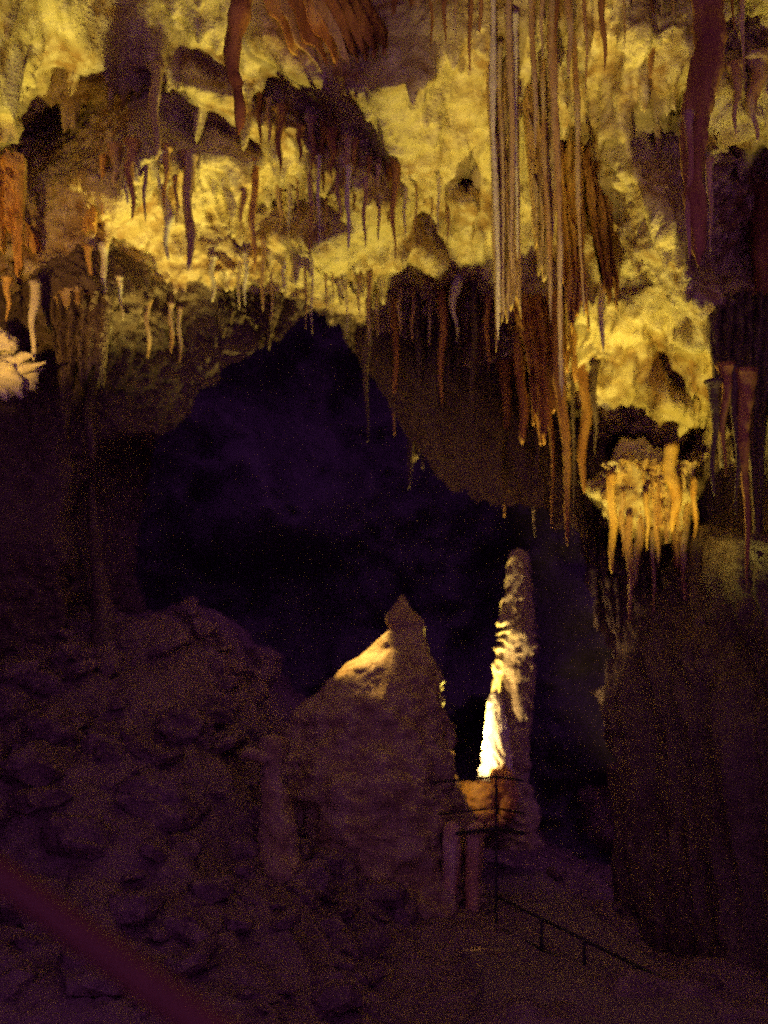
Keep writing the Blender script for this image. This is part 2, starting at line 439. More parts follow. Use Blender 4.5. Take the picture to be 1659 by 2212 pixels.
pc = [(0.75, 9.0), (0.95, 8.0), (1.15, 6.5), (1.05, 5.0), (0.8, 3.4), (0.55, 2.0), (0.3, 0.5)]
pt = np.linspace(0, len(pc) - 1, 160)
cx_ = np.interp(pt, range(len(pc)), [p[0] for p in pc]); cy_ = np.interp(pt, range(len(pc)), [p[1] for p in pc])
ww = np.linspace(-0.62, 0.62, 26)
PX, PY = cx_[:, None] + ww[None], cy_[:, None] + 0 * ww[None]
PZ = np.array([[groundz(a, b) for a, b in zip(ra, rb)] for ra, rb in zip(PX, PY)])
PZ = np.repeat((PZ.mean(1, keepdims=True) + 0.05), len(ww), 1)
kz = np.ones(21) / 21
PZ[:] = np.convolve(np.pad(PZ[:, 0], 10, 'edge'), kz, 'valid')[:, None] + 0.012 * fbm(np.stack([PX, PY, 0 * PX], -1) * 3, 3)
PZ[:, 0] -= 0.2; PZ[:, -1] -= 0.2
tag(grid_obj('path', np.stack([PX, PY, PZ], -1), M['path']), kind='structure')

# ------------------------------------------------------------------ dripstone builders
def ring_mesh(rows, seg=14, rough=0.12, seed=0, flat=1.0, nscale=5.0):
    """rows: list of (centre Vector, radius); returns a closed tapering body with an uneven skin"""
    cen = np.array([list(c) for c, r in rows]); rad = np.array([r for c, r in rows])
    th = np.linspace(0, 2 * np.pi, seg, endpoint=False)
    ct, st = np.cos(th), np.sin(th) * flat
    P = cen[:, None, :] + rad[:, None, None] * np.stack([ct, st, 0 * ct], -1)[None]
    q = P * nscale * np.array([1.6, 1.6, 0.5]) + seed * 3.7
    k = 1 + rough * fbm(q, 3) + rough * 0.6 * fbm(P * np.array([2, 2, 14]) + seed, 2)
    P = cen[:, None, :] + (P - cen[:, None, :]) * k[..., None]
    n = len(rows)
    verts = [tuple(p) for p in P.reshape(-1, 3)]
    faces = []
    for i in range(n - 1):
        for j in range(seg):
            a, b = i * seg + j, i * seg + (j + 1) % seg
            faces.append((a, b, b + seg, a + seg))
    top = len(verts); verts.append(tuple(cen[0])); verts.append(tuple(cen[-1]))
    for j in range(seg):
        faces.append((j, top, (j + 1) % seg) if False else ((j + 1) % seg, j, top))
        a = (n - 1) * seg
        faces.append((a + j, a + (j + 1) % seg, top + 1))
    return verts, faces

def drip_rows(top, tip, r, n=26, curve=0.75, seed=0, wob=0.5, flare=2.3):
    rnd = random.Random(seed)
    p1, p2 = rnd.uniform(0, 6), rnd.uniform(0, 6)
    L = (top - tip).length
    rows = []
    for i in range(n + 1):
        t = i / n
        c = top.lerp(tip, t)
        w_ = wob * r * math.sin(math.pi * min(1, t * 1.0))
        c = c + Vector((w_ * math.sin(2.3 * t * 3 + p1), w_ * math.sin(1.7 * t * 3 + p2), 0))
        rr = r * ((1 - t) ** curve * 0.92 + 0.08) * (1 + (flare - 1) * max(0, 1 - t * 9) ** 2)
        if t > 0.97: rr *= 0.5
        rows.append((c, rr))
    return rows

_sid = [0]
def stalactite(u0, v0, v1, wpx, label, mat='drip', group=None, u1=None, Y=None, curve=0.75, rough=0.24, flat=1.0, push=0.06, seg=16, flare=1.7):
    """hangs from the ceiling at sheet position (u0, v0) down to the height of v1"""
    _sid[0] += 1
    Y = min(shellY(u0, v0) if Y is None else Y, shellY(u0, v0 - 8)) - push
    top = at(u0, v0, Y); tip = at(u0 if u1 is None else u1, v1, Y)
    tip.y = top.y
    r = wpx * 0.5 / F * Y
    rows = drip_rows(Vector((0, 0, 0.10)), tip - top, r, seed=_sid[0], curve=curve, flare=flare, n=max(18, int(abs(v1 - v0) / 9)))
    big = wpx > 55
    vs, fs = ring_mesh([(c + top, q) for c, q in rows], 44 if big else seg, rough * (1.5 if big else 1), _sid[0], flat)
    vs = [tuple(Vector(p) - top) for p in vs]
    o = mesh_obj('stalactite', vs, fs, M[mat])
    o.location = top
    return tag(o, label, 'stalactite', group)

ordn = ['first', 'second', 'third', 'fourth', 'fifth', 'sixth', 'seventh', 'eighth', 'ninth', 'tenth', 'eleventh', 'twelfth', 'thirteenth',
        'fourteenth', 'fifteenth', 'sixteenth', 'seventeenth', 'eighteenth', 'nineteenth', 'twentieth', 'twenty-first', 'twenty-second',
        'twenty-third', 'twenty-fourth', 'twenty-fifth', 'twenty-sixth', 'twenty-seventh', 'twenty-eighth']

# the big and the singular ones
S = stalactite
S(516, -60, 292, 74, 'huge dark brown stalactite hanging across the bright yellow ceiling facet', 'rust', curve=0.65, Y=5.6)
S(1522, -80, 575, 84, 'massive dark reddish stalactite column hanging beside the bright right wall', 'rust', curve=0.45, Y=5.3, u1=1508)
S(337, 170, 345, 26, 'thin brown stalactite splitting the dark left overhang in two', 'drip', curve=0.4)
S(72, 640, 782, 20, 'pale cream stalactite just above the branching formation at the left edge', 'pale', curve=0.35, Y=7.0)
S(14, 630, 695, 16, 'short orange stalactite above the pale lump at the left edge', 'orange', Y=7.0)
S(190, 560, 660, 16, 'stubby orange stalactite below the folded orange flake', 'orange', Y=7.6)
S(221, 555, 735, 22, 'long pale grey stalactite leaning in the gloom right of the stubby orange one', 'pale', u1=236, Y=7.6, curve=0.5)
S(256, 625, 692, 14, 'small hooked pale stalactite beside the long leaning grey one', 'pale', u1=266, Y=7.8)
S(319, 670, 775, 16, 'faint slender stalactite alone under the dark left vault', 'drip', Y=8.2, curve=0.4)
S(369, 680, 765, 13, 'left one of two faint close-set stalactites over the dark passage', 'drip', Y=8.3, curve=0.4)
S(388, 690, 785, 11, 'right one of two faint close-set stalactites over the dark passage', 'drip', Y=8.3, curve=0.4)
S(459, 580, 652, 16, 'single bright stalactite on the thin ledge line above the dark passage', 'pale', curve=0.45)
S(986, 610, 745, 34, 'pale funnel-shaped stalactite at the lower rim of the bright ceiling', 'pale', curve=1.5)
S(853, 350, 560, 26, 'dark pointed stalactite hanging in the middle of the yellow ceiling', 'rust', curve=0.9)
S(1300, 520, 762, 26, 'tall pale spike hanging left of the bright right wall', 'pale', curve=0.6, u1=1303)
S(1128, 690, 960, 30, 'broad rusty stalactite fading into the dark below the striped curtain', 'rust', curve=0.35)
S(1208, 660, 1180, 30, 'very long thin rust red stalactite reaching down beside the passage', 'rust', curve=0.5, u1=1226)
S(1420, 290, 500, 16, 'slim pale stalactite inside the dark recess left of the massive column', 'drip', Y=7.0)
S(1535, 380, 545, 16, 'thin light stalactite close behind the massive reddish column', 'drip', Y=5.6)
S(1490, 280, 560, 18, 'long narrow stalactite along the near side of the massive column', 'drip', Y=5.25, curve=0.3)
S(1635, 160, 310, 46, 'bright cone stalactite at the top right corner rock', 'drip', curve=1.1)
S(1590, 170, 300, 30, 'bright stubby stalactite beside the top right corner rock', 'drip', curve=0.9)
S(1640, 400, 960, 60, 'dim wine red column running down the right edge', 'rust', curve=0.12)

# the hanging cluster on the right: a boss with its own pendants
ch = [(1322, 1060, 1240, 26), (1346, 1100, 1205, 15), (1374, 1080, 1268, 34), (1398, 1100, 1190, 14), (1421, 1040, 1225, 24), (1440, 1080, 1178, 17),
      (1452, 1000, 1150, 40), (1466, 1090, 1215, 13), (1480, 1070, 1312, 32), (1501, 1070, 1190, 20), (1360, 1150, 1345, 18), (1412, 1180, 1330, 14)]
for k, (u, a, b, wd) in enumerate(ch):
    S(u, a - 12, b, wd * 0.9, '%s pendant from the left in the hanging yellow cluster on the right' % ordn[k], 'drip' if k % 3 else 'orange',
      'pendants of the hanging cluster', Y=8.02 + 0.1 * (k % 3), curve=0.5, rough=0.25, flare=1.0)

# pale pipes and stripes of the tall curtain
pip = [(1064, -40, 735, 17, 1076), (1080, 120, 690, 12, 1088), (1100, -40, 620, 16, 1106), (1113, 60, 560, 12, 1118), (1150, -40, 330, 16, 1156),
       (1172, 160, 700, 13, 1190), (1192, -40, 860, 20, 1214), (1240, 100, 690, 14, 1262)]
for k, (u, a, b, wd, u1) in enumerate(pip):
    S(u, a, b, wd, '%s tall thin pipe from the left in the striped curtain right of centre' % ordn[k], ('pale', 'drip', 'drip', 'pale', 'drip', 'drip', 'drip', 'drip')[k],
      'pipes of the striped curtain', curve=0.3, u1=u1, rough=0.34, push=0.02)

def curtain(u0, u1, v0, v1, label, mat, ribs=5, lean=0, jag=60, Y=None, depth=0.10):
    """ribbed flowstone curtain grown down the wall; the foot runs out in points"""
    _sid[0] += 1
    nu, nv = 64, 70
    Y0 = (shellY((u0 + u1) / 2, v0 + 10) if Y is None else Y) - 0.03
    fu = np.linspace(0, 1, nu); fv = np.linspace(0, 1, nv)
    A, B = np.meshgrid(fu, fv)
    sd = _sid[0] * 1.7
    ph = A * ribs * math.pi + 0.7 * fbm(np.stack([A * 4, B * 2.2, 0 * A + sd], -1), 3)
    rib = np.abs(np.sin(ph))
    foot = v1 + jag * (0.35 * rib[:1] - 0.5 + 1.3 * fbm(np.stack([A[:1] * 4.3, 0 * A[:1], 0 * A[:1] + sd], -1), 3))
    u = u0 + (u1 - u0) * (0.5 + (A - 0.5) * (1 - 0.30 * B)) + lean * B + 5 * fbm(np.stack([A * 2, B * 3, 0 * A + 3 + sd], -1), 3)
    v = v0 + (foot - v0) * B
    yy = Y0 - (depth * rib + 0.05 * fbm(np.stack([A * 9, B * 9, 0 * A + sd], -1), 4)) * (1 - 0.55 * B) * np.sin(np.pi * np.clip(A * 0.96 + 0.02, 0, 1)) ** 0.4
    a, s0 = ray(u, v)
    P = np.stack([a * Y0, yy, CZ + s0 * Y0], -1)
    Q = P.copy(); Q[..., 1] = Y0 + 0.05
    base = P[0, nu // 2].copy()
    Vv = np.concatenate([P.reshape(-1, 3), Q.reshape(-1, 3)]) - base
    n = nu * nv
    F_ = []
    for i in range(nv - 1):
        for j in range(nu - 1):
            k = i * nu + j
            F_.append((k, k + nu, k + nu + 1, k + 1)); F_.append((n + k, n + k + 1, n + k + nu + 1, n + k + nu))
    bd = [j for j in range(nu)] + [i * nu + nu - 1 for i in range(1, nv)] + [(nv - 1) * nu + j for j in range(nu - 2, -1, -1)] + [i * nu for i in range(nv - 2, 0, -1)]
    for p, q in zip(bd, bd[1:] + bd[:1]): F_.append((p, q, n + q, n + p))
    o = mesh_obj('flowstone_curtain', Vv, F_, M[mat])
    o.location = Vector(base)
    return tag(o, label, 'flowstone')
curtain(1306, 1508, 1000, 1170, 'knobbly yellow curtain behind the pendants of the hanging cluster', 'drip', 9, jag=110, Y=8.1, depth=0.14)
curtain(1052, 1122, 140, 700, 'pale striped flowstone curtain right of the middle ceiling', 'drip', 5, lean=10)
curtain(1128, 1200, 180, 540, 'broad yellow flowstone curtain just right of the pale striped one', 'drip', 4, lean=12)
curtain(1186, 1262, 300, 720, 'orange brown ribbed curtain between the striped curtain and the bright wall', 'orange', 5, lean=18)
curtain(1256, 1312, 330, 620, 'dark brown narrow curtain along the edge of the bright right wall', 'rust', 3, lean=34)
curtain(1100, 1250, 640, 930, 'dim rust red ribbed curtain below the striped curtains', 'rust', 6, lean=20, jag=120)
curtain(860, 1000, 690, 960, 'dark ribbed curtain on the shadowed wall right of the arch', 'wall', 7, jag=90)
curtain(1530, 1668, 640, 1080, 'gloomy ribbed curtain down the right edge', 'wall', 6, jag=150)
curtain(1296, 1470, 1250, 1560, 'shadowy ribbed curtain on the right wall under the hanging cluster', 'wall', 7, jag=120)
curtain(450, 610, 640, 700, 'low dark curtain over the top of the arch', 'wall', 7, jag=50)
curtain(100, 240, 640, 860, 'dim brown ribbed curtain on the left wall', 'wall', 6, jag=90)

def fringe(us, what, group, mat, rnd, Y=None):
    us = sorted((u + rnd.uniform(-9, 9), a + rnd.uniform(-14, 14), b + rnd.uniform(-25, 25), wd * rnd.uniform(0.7, 1.35)) for u, a, b, wd in us)
    for k, (u, a, b, wd) in enumerate(us):
        b = max(b, a + 30)
        S(u, a, b, wd * 0.8, '%s from the left of %s' % (ordn[k], what), mat[k % len(mat)], group, Y=Y, curve=rnd.uniform(0.4, 1.0))
rnd = random.Random(5)
fringe([(u, 555 + rnd.uniform(-10, 25) + (u - 500) * 0.10, 640 + rnd.uniform(-20, 60) + (u - 500) * 0.10, rnd.uniform(9, 18)) for u in
        [508, 536, 566, 590, 614, 640, 655, 682, 700, 722, 745, 768, 790]],
       'the ragged drip fringe over the dark arch', 'fringe over the dark arch', ['drip', 'pale', 'drip'], rnd)
fringe([(u, 345 + rnd.uniform(-10, 30), 425 + rnd.uniform(-20, 60), rnd.uniform(14, 26)) for u in [222, 250, 268, 292, 316, 338, 360, 384]],
       'the lit stalactites under the dark left overhang', 'stalactites under the left overhang', ['orange', 'drip', 'pale'], rnd)
S(408, 360, 592, 28, 'long knotted yellow stalactite at the end of the left overhang', 'drip', curve=0.3, rough=0.3)
S(350, 420, 565, 40, 'thick lumpy yellow stalactite left of the long knotted one', 'pale', curve=0.8, u1=365, rough=0.3)
S(522, 385, 500, 20, 'left stalactite of the pair below the pale wavy ledge', 'drip')
S(549, 375, 585, 20, 'right longer stalactite of the pair below the pale wavy ledge', 'orange', curve=0.5)
fringe([(u, 222 + (u - 560) * 0.52 + rnd.uniform(0, 20), 310 + (u - 560) * 0.5 + rnd.uniform(-20, 60), rnd.uniform(14, 26)) for u in
        [562, 584, 606, 652, 676, 700, 716, 744, 766, 788, 812, 836]],
       'the dark stalactites along the red diagonal overhang', 'stalactites of the red overhang', ['rust', 'drip', 'rust'], rnd)
fringe([(u, 400 + rnd.uniform(-30, 60), 480 + rnd.uniform(-20, 90), rnd.uniform(9, 18)) for u in
        [600, 622, 645, 664, 690, 712, 735, 760, 786, 808, 880, 905, 930, 955, 975]],
       'the small stalactites on the mottled middle ceiling', 'stalactites of the middle ceiling', ['drip', 'pale', 'drip'], rnd)
fringe([(u, 650 + rnd.uniform(-10, 20), 720 + rnd.uniform(-20, 60), rnd.uniform(9, 16)) for u in [812, 838, 866, 894, 925, 950, 1012, 1036, 1058]],
       'the dim stalactites under the lower ceiling rim', 'stalactites of the lower rim', ['drip', 'drip'], rnd)
fringe([(u, -60, 80 + rnd.uniform(-20, 130), rnd.uniform(20, 34)) for u in [760, 790, 822, 850, 880, 905, 930, 955, 990, 1020, 1045]],
       'the dark drapery spikes at the top centre', 'drapery spikes at the top', ['rust', 'rust', 'drip'], rnd)
fringe([(u, -60, 100 + rnd.uniform(-40, 130), rnd.uniform(14, 28)) for u in [1180, 1206, 1232, 1262, 1300, 1345, 1375, 1402, 1428, 1455, 1590, 1615]],
       'the hanging spikes at the top right', 'spikes at the top right', ['drip', 'rust', 'drip'], rnd)
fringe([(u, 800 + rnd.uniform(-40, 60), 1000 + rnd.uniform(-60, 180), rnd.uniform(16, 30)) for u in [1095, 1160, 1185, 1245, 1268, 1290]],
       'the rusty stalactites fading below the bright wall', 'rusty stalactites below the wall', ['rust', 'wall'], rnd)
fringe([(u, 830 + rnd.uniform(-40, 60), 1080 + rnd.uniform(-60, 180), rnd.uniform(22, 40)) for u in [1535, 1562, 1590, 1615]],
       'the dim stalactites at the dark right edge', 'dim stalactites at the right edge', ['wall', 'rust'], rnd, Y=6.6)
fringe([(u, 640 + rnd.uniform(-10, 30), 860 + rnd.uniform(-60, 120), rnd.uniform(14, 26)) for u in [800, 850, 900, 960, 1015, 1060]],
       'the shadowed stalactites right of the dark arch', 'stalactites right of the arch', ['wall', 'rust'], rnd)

# drapery curtains: wavy hanging sheets with thickness
def drapery(pts, drop, label, mat, Y=None, thick=0.03, folds=5, group=None, wave=0.03):
    """pts: sheet positions of the top edge; drop: hanging depth in metres at each"""
    _sid[0] += 1
    top = [at(u, v, (shellY(u, v) if Y is None else min(Y + dy, shellY(u, v))) - 0.05) for u, v, dy in pts]
    n, m = 48, 14
    base = top[0].copy()
    V_, F_ = [], []
    for side in (0, 1):
        for i in range(n + 1):
            t = i / n * (len(top) - 1)
            k = min(int(t), len(top) - 2)
            p = top[k].lerp(top[k + 1], t - k)
            d = drop[k] * (1 - t + k) + drop[k + 1] * (t - k)
            tan = (top[k + 1] - top[k]); tan.z = 0
            nor = Vector((-tan.y, tan.x, 0)).normalized() if tan.length > 1e-6 else Vector((0, 1, 0))
            for j in range(m + 1):
                h = j / m
                wv = wave * h * math.sin(folds * 2 * math.pi * i / n + 1.3 * h + _sid[0]) + 0.12 * wave * math.sin(23 * i / n + 4 * h)
                th_ = thick * (0.5 if side else -0.5) * (1 - 0.6 * h)
                edge = d * (0.88 + 0.12 * math.sin(17.0 * i / n + _sid[0]))
                q = p + nor * (wv + th_) + Vector((0, 0, 0.12 - edge * h))
                V_.append(q - base)
    s = (n + 1) * (m + 1)
    for i in range(n):
        for j in range(m):
            a = i * (m + 1) + j
            F_.append((a, a + m + 1, a + m + 2, a + 1))
            F_.append((s + a, s + a + 1, s + a + m + 2, s + a + m + 1))
    for i in range(n):
        a = i * (m + 1) + m
        F_.append((a, a + m + 1, s + a + m + 1, s + a))
    for j in range(m):
        for a in (j, n * (m + 1) + j):
            F_.append((a, a + 1, s + a + 1, s + a) if a == j else (a + 1, a, s + a, s + a + 1))
    o = mesh_obj('drapery', V_, F_, M[mat])
    o.location = base
    return tag(o, label, 'drapery', group)
for k in range(9):
    u0 = 556 + 25 * k
    p = [(u0, -50), (u0 + 34, 20), (u0 + 78, 100), (u0 + 122 - 6 * k, 190 - 6 * k)]
    drapery([(u, v, 0.35 * i) for i, (u, v) in enumerate(p)], [0.16, 0.22 + 0.03 * (k % 3), 0.18, 0.05],
            '%s drapery fold from the left in the orange slanting drapes above' % ordn[k], ('orange', 'drip', 'rust')[k % 3 if k < 5 else 2], folds=2, wave=0.018, group='slanting orange drapes')
curtain(-70, 52, 335, 560, 'glowing orange flowstone curtain on the left edge', 'orange', 5, lean=14, jag=70, Y=6.75)
drapery([(40, 500, 0), (58, 520, 0.1), (86, 560, 0.2)], [0.26, 0.2, 0.08], 'small curled orange flowstone lip below the glowing drapery', 'orange', Y=7.1, folds=1)
drapery([(178, 505, 0), (196, 478, 0.1), (208, 462, 0.2)], [0.14, 0.24, 0.22], 'folded orange flake hanging under the lit left boss', 'orange', Y=7.5, folds=1)

# lumps of flowstone
def lump(name, u, v, Y, wpx, hpx, label, cat, mat, depth=None, rough=0.35, seed=1, bumps=3.0, sub=4):
    c = at(u, v, Y)
    rx, rz = wpx / 2 / F * Y, hpx / 2 / F * Y
    ry = rx if depth is None else depth
    bm = bmesh.new()
    bmesh.ops.create_icosphere(bm, subdivisions=sub, radius=1)
    co = np.array([list(q.co) for q in bm.verts])
    k = 1 + rough * fbm(co * bumps * 0.5 + seed * 5.1, 4, 0.55) + rough * 0.35 * fbm(co * np.array([3, 3, 9]) * bumps * 0.4 + seed, 3)
    for q, s in zip(bm.verts, k):
        q.co = Vector((q.co.x * rx * s, q.co.y * ry * s, q.co.z * rz * s))
    me = bpy.data.meshes.new(name)
    bm.to_mesh(me); bm.free()
    me.polygons.foreach_set('use_smooth', [True] * len(me.polygons))
    me.materials.append(M[mat])
    o = link(bpy.data.objects.new(name, me))
    o.location = c
    return tag(o, label, cat)
lump('flowstone_boss', 172, 440, 7.5, 86, 96, 'pale ribbed flowstone boss glowing under the dark left overhang', 'flowstone', 'pale', rough=0.4, seed=3, bumps=5)
lump('flowstone_boss', 320, 440, 7.7, 90, 150, 'lumpy yellow flowstone boss left of the long knotted stalactite', 'flowstone', 'drip', rough=0.4, seed=5, bumps=5, depth=0.2)
lump('flowstone_boss', 1400, 1075, 8.25, 200, 190, 'knobbly yellow flowstone boss carrying the pendants on the right', 'flowstone', 'ceil', rough=0.4, seed=8, bumps=4, depth=0.25)

# the branching pale formation at the left edge
def branch_tube(pts, radii, seg=10, rough=0.25, seed=0):
    rows = []
    n = 6
    for k in range(len(pts) - 1):
        for i in range(n):
            t = i / n
            rows.append((pts[k].lerp(pts[k + 1], t), radii[k] * (1 - t) + radii[k + 1] * t))
    rows.append((pts[-1], radii[-1]))
    V_, F_ = [], []
    for i, (c, r) in enumerate(rows):
        d = (rows[min(i + 1, len(rows) - 1)][0] - rows[max(i - 1, 0)][0]).normalized()
        a = d.orthogonal().normalized(); b = d.cross(a)
        for j in range(seg):
            th = 2 * math.pi * j / seg
            q = c + r * (math.cos(th) * a + math.sin(th) * b)
            V_.append(q)
    arr = np.array([list(q) for q in V_])
    k = rough * fbm(arr * 9 + seed, 3)
    V_ = [c + (q - c) * (1 + kk) for q, kk, c in zip(V_, k, [rows[i // seg][0] for i in range(len(V_))])]
    for i in range(len(rows) - 1):
        for j in range(seg):
            a, b = i * seg + j, i * seg + (j + 1) % seg
            F_.append((a, b, b + seg, a + seg))
    e = len(V_); V_ += [rows[0][0], rows[-1][0]]
    for j in range(seg):
        F_.append(((j + 1) % seg, j, e)); F_.append(((len(rows) - 1) * seg + j, (len(rows) - 1) * seg + (j + 1) % seg, e + 1))
    return V_, F_
hel = lump('flowstone_growth', 10, 810, 7.0, 120, 90, 'pale branching flowstone growth sticking out at the left edge', 'flowstone', 'pale', rough=0.4, seed=12, bumps=4)
def arm(pts, radii):
    vs, fs = branch_tube([at(*p) - hel.location for p in pts], radii, seed=len(hel.children))
    return mesh_obj('branch', vs, fs, M['pale'], hel)
arm([(30, 790, 6.95), (48, 770, 6.9), (72, 768, 6.9)], [0.05, 0.035, 0.012])
arm([(35, 800, 6.95), (70, 792, 6.85), (100, 782, 6.8)], [0.045, 0.022, 0.006])
arm([(25, 830, 6.95), (38, 845, 6.9), (46, 862, 6.9)], [0.05, 0.035, 0.015])
arm([(0, 835, 6.95), (8, 850, 6.9), (14, 866, 6.9)], [0.05, 0.035, 0.012])
lump('flowstone_boss', 6, 742, 7.0, 60, 60, 'round pale lump above the branching growth at the left edge', 'flowstone', 'pale', rough=0.4, seed=14, bumps=4)

# ------------------------------------------------------------------ the floodlit column
def stalagmite_profile(name, prof, Y, label, mat, seg=72, shelves=0.0, rough=0.12, step=5, seed=1, depth=1.0, shelf_n=16.0, parent=None, cat='stalagmite'):
    """prof: (v, u_left, u_right) from the top down; a body of revolution with an uneven, shelving skin"""
    v_ = np.array([p[0] for p in prof], float); l_ = np.array([p[1] for p in prof], float); r_ = np.array([p[2] for p in prof], float)
    vs = np.arange(v_[0], v_[-1] + 0.1, step)
    l, r = np.interp(vs, v_, l_), np.interp(vs, v_, r_)
    base = at((l[-1] + r[-1]) / 2, vs[-1], Y)
    th = np.linspace(0, 2 * np.pi, seg, endpoint=False)
    rows = []
    for a, b, q in zip(l, r, vs):
        c = at((a + b) / 2, q, Y)
        c.y = base.y
        rad = (b - a) / 2 / F * Y
        rows.append((c, rad))
    cen = np.array([list(c) for c, _ in rows]); rad = np.array([x for _, x in rows])
    P = cen[:, None] + rad[:, None, None] * np.stack([np.cos(th), np.sin(th) * depth, 0 * th], -1)[None]
    k = rough * fbm(P * 5 + seed, 4, 0.55)
    if shelves:
        ph = P[..., 2] * shelf_n + 1.5 * fbm(P * np.array([4, 4, 2.5]) + seed * 2, 3)
        f = ph - np.floor(ph)                                  # saw: bulge grows downwards then undercuts
        saw = np.where(f > 0.35, 1 - (f - 0.35) / 0.65, f / 0.35)
        k = k + shelves * (saw - 0.5) * (0.6 + 0.8 * vnoise(np.stack([np.floor(ph) * 0.37, 2 * np.cos(th)[None] + 0 * ph, 2 * np.sin(th)[None] + 0 * ph], -1)))
    P = cen[:, None] + (P - cen[:, None]) * (1 + k)[..., None] - np.array(list(base))
    n = len(rows)
    idx = np.arange(n * seg).reshape(n, seg)
    F_ = [(int(idx[i, j]), int(idx[i + 1, j]), int(idx[i + 1, (j + 1) % seg]), int(idx[i, (j + 1) % seg])) for i in range(n - 1) for j in range(seg)]
    V_ = [tuple(p) for p in P.reshape(-1, 3)] + [tuple(Vector(cen[0]) - base + Vector((0, 0, 0.01)))]
    F_ += [(int(idx[0, j]), int(idx[0, (j + 1) % seg]), n * seg) for j in range(seg)]
    o = mesh_obj(name, V_, F_, M[mat])
    o.location = base
    return tag(o, label, cat)

stalagmite_profile('stalagmite', [(1186, 1116, 1126), (1192, 1103, 1138), (1205, 1098, 1143), (1230, 1095, 1144), (1262, 1092, 1148), (1300, 1086, 1152), (1350, 1080, 1155),
    (1400, 1076, 1157), (1450, 1072, 1150), (1500, 1070, 1149), (1560, 1066, 1147), (1620, 1060, 1144), (1680, 1052, 1140), (1740, 1046, 1150), (1830, 1040, 1165)],
    9.0, 'tall slender stalagmite column lit white-hot along one side', 'column', shelves=0.42, rough=0.11, step=3, seed=2, shelf_n=4.6)
stalagmite_profile('stalagmite', [(1492, 1066, 1072), (1500, 1059, 1082), (1520, 1054, 1090), (1545, 1050, 1094), (1580, 1047, 1098), (1620, 1045, 1102), (1650, 1041, 1104), (1680, 1036, 1104), (1760, 1028, 1110)],
    8.86, 'stout blazing white stalagmite grown against the foot of the tall column', 'pale', shelves=0.28, rough=0.15, step=3, seed=6, shelf_n=9)
# the conical mound
stalagmite_profile('stalagmite_mound', [(1286, 866, 872), (1294, 860, 878), (1306, 852, 884), (1316, 846, 890), (1332, 834, 908), (1346, 832, 918), (1360, 840, 920), (1374, 824, 920), (1400, 800, 928),
    (1430, 756, 938), (1470, 704, 950), (1520, 660, 958), (1580, 624, 964), (1640, 602, 972), (1700, 590, 982), (1780, 578, 995), (1900, 566, 1015), (1960, 560, 1030)],
    8.2, 'broad conical stalagmite mound with an orange lit top and dark front', 'mound', rough=0.11, seed=4, depth=0.8, step=4, seg=128)
# orange flowstone terrace at the foot of the column, with pale pillars under it
lump('flowstone_terrace', 1024, 1728, 8.5, 100, 72, 'orange flowstone hump glowing at the foot of the white column', 'flowstone', 'orange', rough=0.3, seed=21, bumps=3, depth=0.18)
lump('flowstone_terrace', 1088, 1712, 8.6, 52, 100, 'narrow orange flowstone knob right behind the railing post', 'flowstone', 'orange', rough=0.3, seed=22, bumps=3, depth=0.15)
lump('flowstone_terrace', 1005, 1772, 8.4, 150, 46, 'low rippled flowstone lip under the orange hump', 'flowstone', 'orange', rough=0.3, seed=25, bumps=4, depth=0.25)
stalagmite_profile('flowstone_pillar', [(1776, 966, 984), (1784, 960, 990), (1794, 957, 993), (1850, 956, 994), (1920, 956, 986), (1960, 954, 984), (1990, 950, 990), (2010, 944, 996)], 7.75,
    'left pale pillar of the two standing below the orange hump', 'drip', rough=0.12, seed=31, cat='flowstone')
stalagmite_profile('flowstone_pillar', [(1776, 1016, 1038), (1784, 1009, 1045), (1794, 1005, 1048), (1850, 1004, 1044), (1920, 1004, 1036), (1960, 1004, 1036), (1985, 1006, 1044), (2010, 1006, 1058)], 7.75,
    'right pale pillar of the two, flaring at its foot', 'drip', rough=0.12, seed=33, cat='flowstone')
# the toad-shaped stump and other rocks on the rubble slope
st = stalagmite_profile('stalagmite', [(1588, 576, 602), (1592, 564, 616), (1610, 559, 621), (1635, 558, 618), (1652, 566, 612), (1690, 566, 612), (1730, 566, 630), (1780, 568, 640), (1830, 564, 648), (1880, 545, 668), (1950, 530, 680)],
    7.2, 'stubby knob-headed stalagmite standing on the dark rubble slope', 'mound', rough=0.26, shelves=0.12, shelf_n=8, seed=41)
vs, fs = branch_tube([at(575, 1640, 7.15) - st.location, at(545, 1628, 7.1) - st.location, at(522, 1632, 7.1) - st.location], [0.05, 0.045, 0.02], seed=4)
mesh_obj('side_knob', vs, fs, M['mound'], st)
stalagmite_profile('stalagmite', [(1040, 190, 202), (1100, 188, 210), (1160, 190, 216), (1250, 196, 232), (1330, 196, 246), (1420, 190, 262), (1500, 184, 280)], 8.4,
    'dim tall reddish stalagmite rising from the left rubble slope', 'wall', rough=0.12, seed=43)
S(190, 820, 1000, 30, 'dim reddish stalactite over the tall stalagmite on the left', 'wall', Y=8.4, curve=0.3, u1=198)

